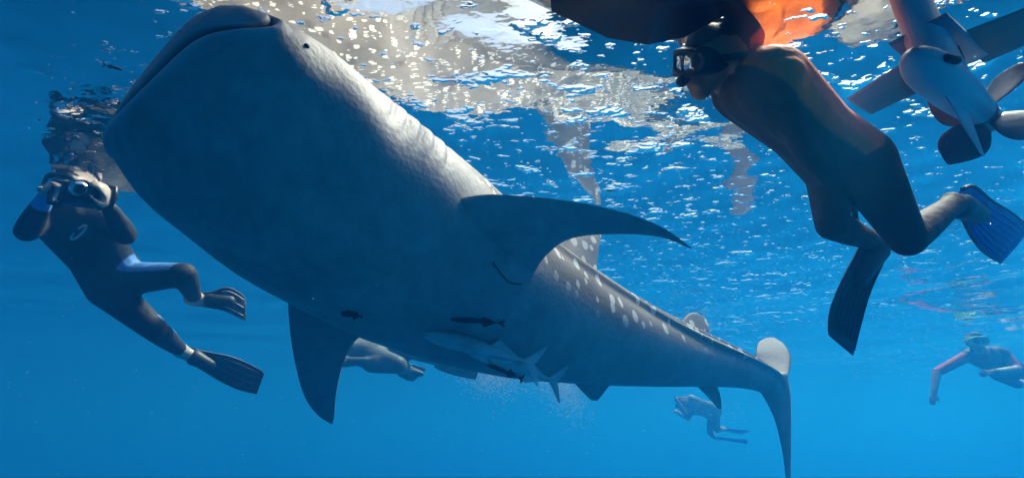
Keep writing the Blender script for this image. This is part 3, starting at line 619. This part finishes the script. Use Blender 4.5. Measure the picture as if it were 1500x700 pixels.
CHECK = []
def chk(tagname, J, pairs):
    CHECK.append((tagname, [(a, b_, round(float(np.linalg.norm(J[a]-J[b_])), 2)) for a, b_ in pairs]))
PAIRS = [('shL', 'shR'), ('shL', 'elL'), ('elL', 'wrL'), ('shR', 'elR'), ('elR', 'wrR'), ('shL', 'hipL'), ('hipL', 'hipR'), ('hipL', 'knL'), ('knL', 'anL'), ('hipR', 'knR'), ('knR', 'anR')]

def diver_orange():
    J = {k: at(*v) for k, v in dict(head=(1042, 96, 1.76), neck=(1080, 124, 1.79), shL=(1090, 150, 1.70), shR=(1122, 106, 1.90), elL=(1150, 196, 1.62), wrL=(1218, 236, 1.66),
        elR=(1102, 46, 1.76), wrR=(1056, -12, 1.58), hipL=(1248, 246, 1.74), hipR=(1216, 226, 1.92), knL=(1329, 350, 1.62), anL=(1398, 298, 1.90), knR=(1218, 330, 1.68), anR=(1288, 356, 1.94)).items()}
    msh, mhip = at(1110, 126, 1.77), at(1238, 238, 1.82); axv = nrm(mhip-msh); bk = np.array([.50, -.46, .72]); bk = nrm(bk-axv*(bk@axv)); left = np.cross(axv, bk)
    J['shL'], J['shR'] = msh+left*.155, msh-left*.155
    J['hipL'], J['hipR'] = at(1266, 242, 1.74), at(1214, 236, 1.92)
    CHECK.append(('bk', tuple(bk.round(2)), round(float(bk@np.array(sdir)), 2)))
    J['elL'] = J['shL']+axv*.23-bk*.09-left*.045; J['wrL'] = J['elL']+axv*.20-bk*.015-left*.03
    chk('orange', J, PAIRS)
    root = person('snorkeler in brown wetsuit and orange vest holding on to the boat hull', (J['hipL']+J['hipR'])/2)
    face = nrm(at(985, 106, 1.70)-J['head']); up = nrm(at(1034, 40, 1.70)-J['head'])
    SK, BR, ORG, HR = 0, 1, 2, 3
    B = head_bones(J['head'], face, up, SK, HR)
    B += [(J['neck'], J['head']-up*.03-face*.02, .062, .056, SK)]
    B += torso_bones(J['shL'], J['shR'], J['hipL'], J['hipR'], BR, g=1.22)
    B += [((J['shL']+J['shR'])/2, J['neck'], .075, .06, BR)]
    B += limb(J['shL'], J['elL'], J['wrL'], (.062, .047, .047, .031), BR, BR); B += limb(J['shR'], J['elR'], J['wrR'], (.058, .045, .044, .030), BR, BR)
    B += hand(J['wrL'], J['wrL']-J['elL'], np.array([.2, -1, .3]), BR, .35); B += hand(J['wrR'], J['wrR']-J['elR'], np.array([.2, -1, .3]), SK, .55, -1)
    B += limb(J['hipL'], J['knL'], J['anL'], (.102, .056, .052, .036), BR, BR); B += limb(J['hipR'], J['knR'], J['anR'], (.090, .050, .048, .034), BR, BR)
    tl = at(1436, 316, 2.0); tr_ = at(1262, 398, 1.88)
    for an, toe in ((J['anL'], tl), (J['anR'], tr_)):
        d_ = nrm(toe-an); B += [(an-d_*.02, an+d_*.10, .040, .036, BR), (an+d_*.10, an+d_*.17, .036, .026, BR)]
    B += [(J['anL']+(J['knL']-J['anL'])*.14, J['anL'], .042, .040, BR)]
    axis_, latv, mid = axv, left, msh
    def retag(p):
        rel = p-mid; al = rel@axis_; b_ = rel@bk; la = rel@latv
        return np.minimum.reduce([al+.13, .40-.5*np.clip(.06-b_, 0, .2)-al, b_+.022-.14*np.clip(al-.2, 0, 1), .26-np.abs(la)])
    remesh_body('body', B, [M['skin_tan'], M['suit_brown_orange'], M['suit_orange'], M['hair']], root, .0085, 7, retag)
    dive_mask(J['head'], face, up, root, M['rubber'], 1.0)
    # vest collar edge at the throat
    n0 = J['neck']; c_ = nrm(J['head']-n0); f_, s_, u_ = frame(c_); ths = np.linspace(0, 2*math.pi, 30)
    V, F = tube([n0-c_*.012+.071*(math.cos(a)*s_+math.sin(a)*u_) for a in ths], .010, 8); mesh_obj('collar', V, F, M['suit_orange'], root)
    swim_fin('swim_fin', [at(*p) for p in ((1402, 282, 1.91), (1425, 272, 1.95), (1452, 292, 2.01), (1482, 310, 2.09), (1512, 332, 2.19))], [at(*p) for p in ((1400, 306, 1.95), (1410, 322, 1.99), (1424, 350, 2.05), (1442, 372, 2.11), (1466, 387, 2.19))],
             M['fin_blue'], (M['rubber_grey'], M['fin_bright']), root, .05, 7, 'bright blue ribbed swim fin', (J['anL']+nrm(tl-J['anL'])*.05, J['anL']+nrm(tl-J['anL'])*.20, .049, .036))
    swim_fin('swim_fin', [at(*p) for p in ((1272, 340, 1.90), (1255, 372, 1.87), (1232, 415, 1.83), (1216, 455, 1.81), (1213, 490, 1.80))], [at(*p) for p in ((1303, 352, 1.97), (1292, 385, 1.93), (1275, 425, 1.89), (1262, 470, 1.87), (1250, 521, 1.87))],
             M['rubber_grey'], (M['rubber_grey'], M['rubber_grey']), root, .05, 6, 'dark grey long-bladed swim fin', (J['anR']+nrm(tr_-J['anR'])*.04, J['anR']+nrm(tr_-J['anR'])*.20, .049, .034))
diver_orange()

def diver_camera():
    J = {k: at(*v) for k, v in dict(head=(100, 284, 2.70), neck=(108, 308, 2.76), shR=(66, 318, 2.66), shL=(152, 322, 2.80), elR=(40, 338, 2.46), wrR=(68, 287, 2.42),
        elL=(184, 344, 2.56), wrL=(161, 306, 2.42), hipR=(156, 424, 2.95), hipL=(190, 408, 3.02), knL=(270, 402, 2.76), anL=(285, 438, 3.0), knR=(232, 486, 2.85), anR=(266, 514, 3.12)).items()}
    chk('camera', J, PAIRS)
    root = person('diver in black wetsuit with blue thigh panel raising a camera at the surface', (J['hipL']+J['hipR'])/2)
    face = nrm(np.array([.25, -1, -.05])); up = np.array([0.0, 0, 1.])
    SK, BK, BL, HR = 0, 1, 2, 3
    B = head_bones(J['head'], face, up, SK, HR, .97); B += [(J['neck'], J['head']-up*.03, .058, .055, SK)]
    B += torso_bones(J['shL'], J['shR'], J['hipL'], J['hipR'], BK, g=1.22) + [((J['shL']+J['shR'])/2, J['neck'], .085, .062, BK)]
    B += limb(J['shL'], J['elL'], J['wrL'], (.068, .052, .050, .034), BK, BK); B += limb(J['shR'], J['elR'], J['wrR'], (.068, .054, .052, .034), BK, BK)
    camc = at(122, 286, 2.38)
    B += hand(J['wrR'], nrm(at(92, 262, 2.38)-J['wrR']), np.array([-.5, .1, .9]), SK, .55, 1); B += hand(J['wrL'], nrm(at(155, 270, 2.36)-J['wrL']), np.array([1, .1, .2]), SK, .55, -1)
    B += limb(J['hipL'], J['knL'], J['anL'], (.100, .064, .058, .038), BK, BK); B += limb(J['hipR'], J['knR'], J['anR'], (.100, .064, .058, .038), BK, BK)
    toeL = at(318, 440, 3.04); toeR = at(306, 534, 3.2)
    for an, toe in ((J['anL'], toeL), (J['anR'], toeR)):
        d_ = nrm(toe-an); B += [(an-d_*.02, an+d_*.10, .040, .036, SK), (an+d_*.10, an+d_*.17, .036, .028, SK)]
    for an, kn in ((J['anL'], J['knL']), (J['anR'], J['knR'])): B += [(an+nrm(kn-an)*.035, an-nrm(kn-an)*.005, .043, .044, SK)]
    def retag(p):
        def seg(a, b_):
            d = b_-a; t = ((p-a)@d)/(d@d); return t, p-(a+np.clip(t, 0, 1)[:, None]*d), np.linalg.norm(d)
        t, r_, l = seg(J['hipL'], J['knL']); v = np.minimum.reduce([(t-.18)*l, (.93-t)*l, r_[:, 2]-.010, .14-np.linalg.norm(r_, axis=1)])
        t, r_, l = seg(J['knR'], J['anR']); v = np.maximum(v, np.minimum.reduce([(t+.08)*l, (.35-t)*l, r_[:, 2]-.032, .10-np.linalg.norm(r_, axis=1)]))
        t, r_, l = seg(J['elR'], J['wrR']); v = np.maximum(v, np.minimum.reduce([(t-.70)*l, .085-np.linalg.norm(r_, axis=1)]))
        return v
    remesh_body('body', B, [M['skin_pale'], M['suit_black_blue'], M['suit_blue'], M['hair']], root, .010, 7, retag)
    dive_mask(J['head'], face, up, root, M['rubber'], .95)
    # chest emblem: an open slanted loop
    ctr = at(115, 340, 2.6); camv = nrm(np.array([0, 0, -CAM_DEPTH])-ctr)
    xs = nrm(np.cross(np.array([0, 0, 1.]), camv)); ys = np.cross(camv, xs); xs = -xs if xs[0] < 0 else xs
    pts = []
    for a in np.linspace(-2.95, 2.75, 48):
        lx, ly = .013*math.cos(a), .042*math.sin(a); lx += ly*.40; pts.append(ctr+xs*lx+ys*ly)
    pts = np.array(pts); EMB.append((root, pts, camv))
    swim_fin('swim_fin', [at(*p) for p in ((287, 430, 3.00), (310, 428, 3.02), (332, 421, 3.06), (350, 428, 3.10), (360, 437, 3.12))], [at(*p) for p in ((272, 446, 3.00), (302, 449, 3.02), (330, 455, 3.04), (348, 464, 3.06), (360, 470, 3.06))],
             M['rubber_grey'], (M['rubber_grey'], M['white_plastic']), root, .06, 3, 'grey swim fin with white ribs', (J['anL']+nrm(toeL-J['anL'])*.085, J['anL']+nrm(toeL-J['anL'])*.18, .048, .036))
    swim_fin('swim_fin', [at(*p) for p in ((270, 508, 3.14), (300, 515, 3.20), (335, 521, 3.28), (362, 531, 3.35), (388, 545, 3.42))], [at(*p) for p in ((266, 522, 3.14), (290, 537, 3.18), (320, 556, 3.24), (348, 570, 3.30), (376, 577, 3.38))],
             M['rubber'], (M['rubber'], M['rubber']), root, .05, 4, 'black long-bladed swim fin', (J['anR']+nrm(toeR-J['anR'])*.085, J['anR']+nrm(toeR-J['anR'])*.18, .048, .036))
    # the camera in its housing, held up in both hands
    f = face; s = nrm(np.cross(f, up)); u = np.cross(s, f)
    ce = thing('underwater_camera', 'black underwater camera housing held up by the diver in black', 'camera', camc)
    mb = MB(); V, F = box(camc, np.array([s, f, u]), (.078, .04, .052)); mb.add(V, F)
    h = mb.build('housing', M['camera_black'], ce, False); bv = h.modifiers.new('b', 'BEVEL'); bv.width = .012; bv.segments = 3
    th = np.linspace(0, 2*math.pi, 28, endpoint=False)
    ring = lambda r, d_: camc+f*d_+s*(-.02)+r*(np.cos(th)[:, None]*s+np.sin(th)[:, None]*u)
    V, F = loft([ring(.048, .035), ring(.048, .075), ring(.042, .08), ring(.040, .07)]); po = mesh_obj('lens_port', V, F, M['camera_black'], ce)
    V, F = loft([ring(.040, .071), ring(.034, .092), ring(.022, .103), ring(.006, .107)]); mesh_obj('lens', V, F, M['glass'], ce)
    for e in (-1, 1):
        V, F = tube([camc+s*e*.075-u*.055, camc+s*e*.12-u*.05, camc+s*e*.128+u*.0, camc+s*e*.12+u*.05, camc+s*e*.075+u*.055], .013, 10); mesh_obj('grip', V, F, M['camera_black'], ce)
    V, F = capsule(camc+u*.055-s*.03, camc+u*.07-s*.03, .010, .010); mesh_obj('shutter_button', V, F, M['white_plastic'], ce)
EMB = []
diver_camera()

def diver_red():
    J = {k: at(*v) for k, v in dict(head=(1430, 503, 6.00), neck=(1440, 514, 6.10), shR=(1417, 521, 6.10), shL=(1472, 519, 6.20), elR=(1372, 545, 6.00), wrR=(1368, 574, 5.85), elL=(1492, 541, 6.00), wrL=(1452, 545, 5.85),
        hipR=(1462, 546, 6.50), hipL=(1500, 542, 6.50), knR=(1490, 562, 6.85), anR=(1516, 560, 7.20), knL=(1526, 552, 6.85), anL=(1548, 560, 7.20)).items()}
    chk('red', J, PAIRS)
    root = person('snorkeler in red-sleeved shirt and green mask swimming beyond the bright blue swim fin', (J['hipL']+J['hipR'])/2)
    face = nrm(np.array([-.35, -1, -.12])); up = np.array([0, -.15, 1.])
    SK, RD, DK, HR = 0, 1, 2, 3
    B = head_bones(J['head'], face, up, SK, HR); B += [(J['neck'], J['head']-up*.03, .06, .056, SK)]
    B += torso_bones(J['shL'], J['shR'], J['hipL'], J['hipR'], DK, g=1.1)
    for e in 'RL':
        B += limb(J['sh'+e], J['el'+e], J['wr'+e], (.066, .050, .047, .032), RD, SK); B += limb(J['hip'+e], J['kn'+e], J['an'+e], (.10, .064, .058, .04), DK, SK)
    B += hand(J['wrR'], J['wrR']-J['elR'], np.array([-.3, -1, .1]), SK, .25, -1); B += hand(J['wrL'], J['wrL']-J['elL'], np.array([0, -1, .5]), SK, .6, 1)
    B += [(J['anR'], J['anR']+np.array([.05, .18, -.05]), .04, .03, SK), (J['anL'], J['anL']+np.array([.05, .18, -.05]), .04, .03, SK)]
    remesh_body('body', B, [M['skin_pale'], M['shirt_red'], M['shirt_dark'], M['hair']], root, .013, 6)
    dive_mask(J['head'], face, up, root, M['lime_plastic'], 1.1)
    a = J['wrL']+(J['elL']-J['wrL'])*.12; d_, s_, u_ = frame(J['wrL']-J['elL']); V, F = loft([a+d_*q+.040*(np.cos(t_)*s_+np.sin(t_)*u_) for q in (-.014, .014) for t_ in [np.linspace(0, 2*math.pi, 18, endpoint=False)[:, None]]])
    wb = mesh_obj('wrist_watch', V, F, M['rubber'], root); V, F = capsule(a+np.array([0, -.042, .01]), a+np.array([0, -.046, .01]), .02, .02); mesh_obj('watch_face', V, F, M['white_plastic'], wb)
diver_red()

def swimmer_far():
    z = 9.2
    J = {k: at(*v) for k, v in dict(head=(1000, 592, z-.2), neck=(1010, 592, z), shR=(1012, 586, z-.15), shL=(1014, 598, z+.2), elR=(1004, 606, z-.3), wrR=(994, 590, z-.4), elL=(1008, 612, z+.3), wrL=(996, 606, z+.2),
        hipR=(1046, 598, z+.2), hipL=(1044, 606, z+.45), knR=(1050, 628, z+.1), anR=(1062, 628, z+.5), knL=(1040, 632, z+.5), anL=(1046, 640, z+.85)).items()}
    chk('far', J, PAIRS)
    root = person('distant snorkeler with blue fins beyond the tail of the whale shark', (J['hipL']+J['hipR'])/2)
    B = head_bones(J['head'], np.array([-1, -.2, -.1]), np.array([0, 0, 1.]), 0, 2) + [(J['neck'], J['head'], .06, .06, 0)] + torso_bones(J['shL'], J['shR'], J['hipL'], J['hipR'], 1, g=1.35)
    for e in 'RL':
        B += limb(J['sh'+e], J['el'+e], J['wr'+e], (.06, .05, .046, .032), 1, 0); B += limb(J['hip'+e], J['kn'+e], J['an'+e], (.10, .064, .058, .04), 1, 0); B += hand(J['wr'+e], J['wr'+e]-J['el'+e], np.array([0, -1, .3]), 0, .3)
        B += [(J['an'+e], J['an'+e]+np.array([.12, .1, -.03]), .04, .03, 0)]
    remesh_body('body', B, [M['skin'], M['suit_grey'], M['hair']], root, .016, 6)
    dive_mask(J['head'], np.array([-1, -.2, -.1]), np.array([0, 0, 1.]), root, M['rubber'], 1.0)
    for e, q in (('R', (1092, 640)), ('L', (1080, 652))):
        a = J['an'+e]; t_ = at(q[0]-6, q[1]-8, z+.7); d_ = nrm(t_-a); sd = nrm(np.cross(d_, [0, .4, 1.]))
        swim_fin('swim_fin', [a+sd*.05, a+d_*.2+sd*.07, a+d_*.6+sd*.11], [a-sd*.05, a+d_*.2-sd*.07, a+d_*.6-sd*.11], M['fin_bright'], (M['fin_bright'], M['fin_bright']), root, .06, 3, 'bright blue swim fin')
swimmer_far()

def swimmer_back():
    z = 4.9
    J = {k: at(*v) for k, v in dict(head=(455, 498, z-.1), neck=(470, 500, z), shR=(482, 512, z-.15), shL=(488, 492, z+.2), elR=(505, 530, z-.2), wrR=(538, 528, z-.2), elL=(508, 494, z+.35), wrL=(540, 500, z+.45),
        hipR=(548, 526, z-.05), hipL=(552, 506, z+.25), knR=(582, 534, z-.15), anR=(598, 541, z+.25), knL=(606, 514, z+.1), anL=(648, 530, z+.2)).items()}
    chk('back', J, PAIRS)
    root = person('snorkeler in grey suit swimming behind the whale shark, legs and fins trailing', (J['hipL']+J['hipR'])/2)
    B = head_bones(J['head'], np.array([-1, -.3, -.1]), np.array([0, 0, 1.]), 0, 2) + [(J['neck'], J['head'], .06, .06, 0)] + torso_bones(J['shL'], J['shR'], J['hipL'], J['hipR'], 1, g=1.35)
    for e in 'RL':
        B += limb(J['sh'+e], J['el'+e], J['wr'+e], (.06, .05, .046, .032), 1, 1); B += limb(J['hip'+e], J['kn'+e], J['an'+e], (.13, .085, .075, .05), 1, 1); B += hand(J['wr'+e], J['wr'+e]-J['el'+e], np.array([0, -1, .3]), 1, .3)
        B += [(J['an'+e], J['an'+e]+np.array([.12, .1, -.03]), .04, .03, 1)]
    remesh_body('body', B, [M['skin'], M['suit_grey'], M['hair']], root, .014, 6)
    dive_mask(J['head'], np.array([-1, -.3, -.1]), np.array([0, 0, 1.]), root, M['rubber'], 1.0)
    swim_fin('swim_fin', [at(*p) for p in ((640, 522, z+.2), (665, 526, z+.2), (702, 540, z+.25))], [at(*p) for p in ((636, 538, z+.2), (662, 548, z+.2), (697, 556, z+.25))], M['rubber_grey'], (M['rubber_grey'], M['rubber_grey']), root, .06, 3)
    swim_fin('swim_fin', [at(*p) for p in ((590, 532, z+.2), (606, 534, z+.3), (625, 540, z+.55))], [at(*p) for p in ((582, 548, z+.2), (596, 556, z+.25), (606, 558, z+.5))], M['rubber_grey'], (M['rubber_grey'], M['rubber_grey']), root, .06, 3)
swimmer_back()

# ------------------------------------------------------------------ bubbles kicked up by the swimmers
def bubbles(name, label, cx, cy, z, sx, sy, n, rmin, rmax, seed, dx=0, streak=1.0):
    r = np.random.RandomState(seed); mb = MB()
    t = (1+5**.5)/2; ico = np.array([(-1, t, 0), (1, t, 0), (-1, -t, 0), (1, -t, 0), (0, -1, t), (0, 1, t), (0, -1, -t), (0, 1, -t), (t, 0, -1), (t, 0, 1), (-t, 0, -1), (-t, 0, 1)])/math.sqrt(1+t*t)
    fc = [(0, 11, 5), (0, 5, 1), (0, 1, 7), (0, 7, 10), (0, 10, 11), (1, 5, 9), (5, 11, 4), (11, 10, 2), (10, 7, 6), (7, 1, 8), (3, 9, 4), (3, 4, 2), (3, 2, 6), (3, 6, 8), (3, 8, 9), (4, 9, 5), (2, 4, 11), (6, 2, 10), (8, 6, 7), (9, 8, 1)]
    for _ in range(n):
        q = abs(r.normal(0, .5)); px = cx+r.normal(0, sx)*(1-.4*min(q, 1))+dx*q; py = cy+sy*q
        p = at(px, py, z+r.normal(0, .35)); p[2] = min(p[2], -.06); rad = rmin+(rmax-rmin)*r.rand()**3; mb.add(p+ico*rad, fc)
    o = mb.build(name, M['bubble']); o['kind'] = 'stuff'; tag(o, label, 'bubbles')
bubbles('bubble_cloud', 'pale plume of bubbles trailing below the forked remora tails', 815, 540, 6.3, 26, 62, 4200, .0025, .007, 1, 22)
bubbles('bubble_cloud', 'bubbles streaming behind the fins of the grey-suited snorkeler', 715, 528, 5.9, 34, 44, 4200, .0025, .007, 2, 12)
bubbles('bubble_cloud', 'white splash bubbles around the distant snorkeler beyond the tail', 1032, 588, 9.0, 30, 44, 600, .003, .009, 4, 10)
bubbles('bubble_cloud', 'froth of bubbles around the head of the orange-vested snorkeler', 1000, 60, 2.05, 22, 34, 50, .0015, .005, 5, -10)

# drifting specks in the water
def specks():
    r = np.random.RandomState(21); mb = MB(); o8 = np.array([(1, 0, 0), (-1, 0, 0), (0, 1, 0), (0, -1, 0), (0, 0, 1), (0, 0, -1)], float); f8 = [(0, 2, 4), (2, 1, 4), (1, 3, 4), (3, 0, 4), (2, 0, 5), (1, 2, 5), (3, 1, 5), (0, 3, 5)]
    for _ in range(900):
        p = np.array([r.uniform(-3.5, 3.5), r.uniform(.7, 5.5), r.uniform(-2.4, -.1)]); mb.add(p+o8*r.uniform(.0006, .0017)*(1+.25*p[1]), f8)
    o = mb.build('drifting_specks', M['bubble']); o['kind'] = 'stuff'; tag(o, 'tiny pale plankton specks drifting through the open water', 'plankton')
specks()

# emblem on the black wetsuit: thin white strip lying on the chest
for root, pts, camv in EMB:
    dg = bpy.context.evaluated_depsgraph_get(); body = [c for c in root.children if c.name.startswith('body')][0]; bpy.context.view_layer.update()
    inv = body.matrix_world.inverted(); P = []
    for p in pts:
        o_ = inv @ Vector(p+camv*.16); d_ = (inv.to_3x3() @ Vector(-camv)).normalized(); ok, loc, nn, _ = body.ray_cast(o_, d_)
        P.append(np.array(body.matrix_world @ loc)+np.array(nn)*.002 if ok else p)
    V, F = tube(P, [.0035+.0035*math.sin(math.pi*i/(len(P)-1)) for i in range(len(P))], 8); mesh_obj('chest_emblem', V, F, M['white_plastic'], root)
import os
if os.environ.get('CHK'):
    for c in CHECK: print(c)
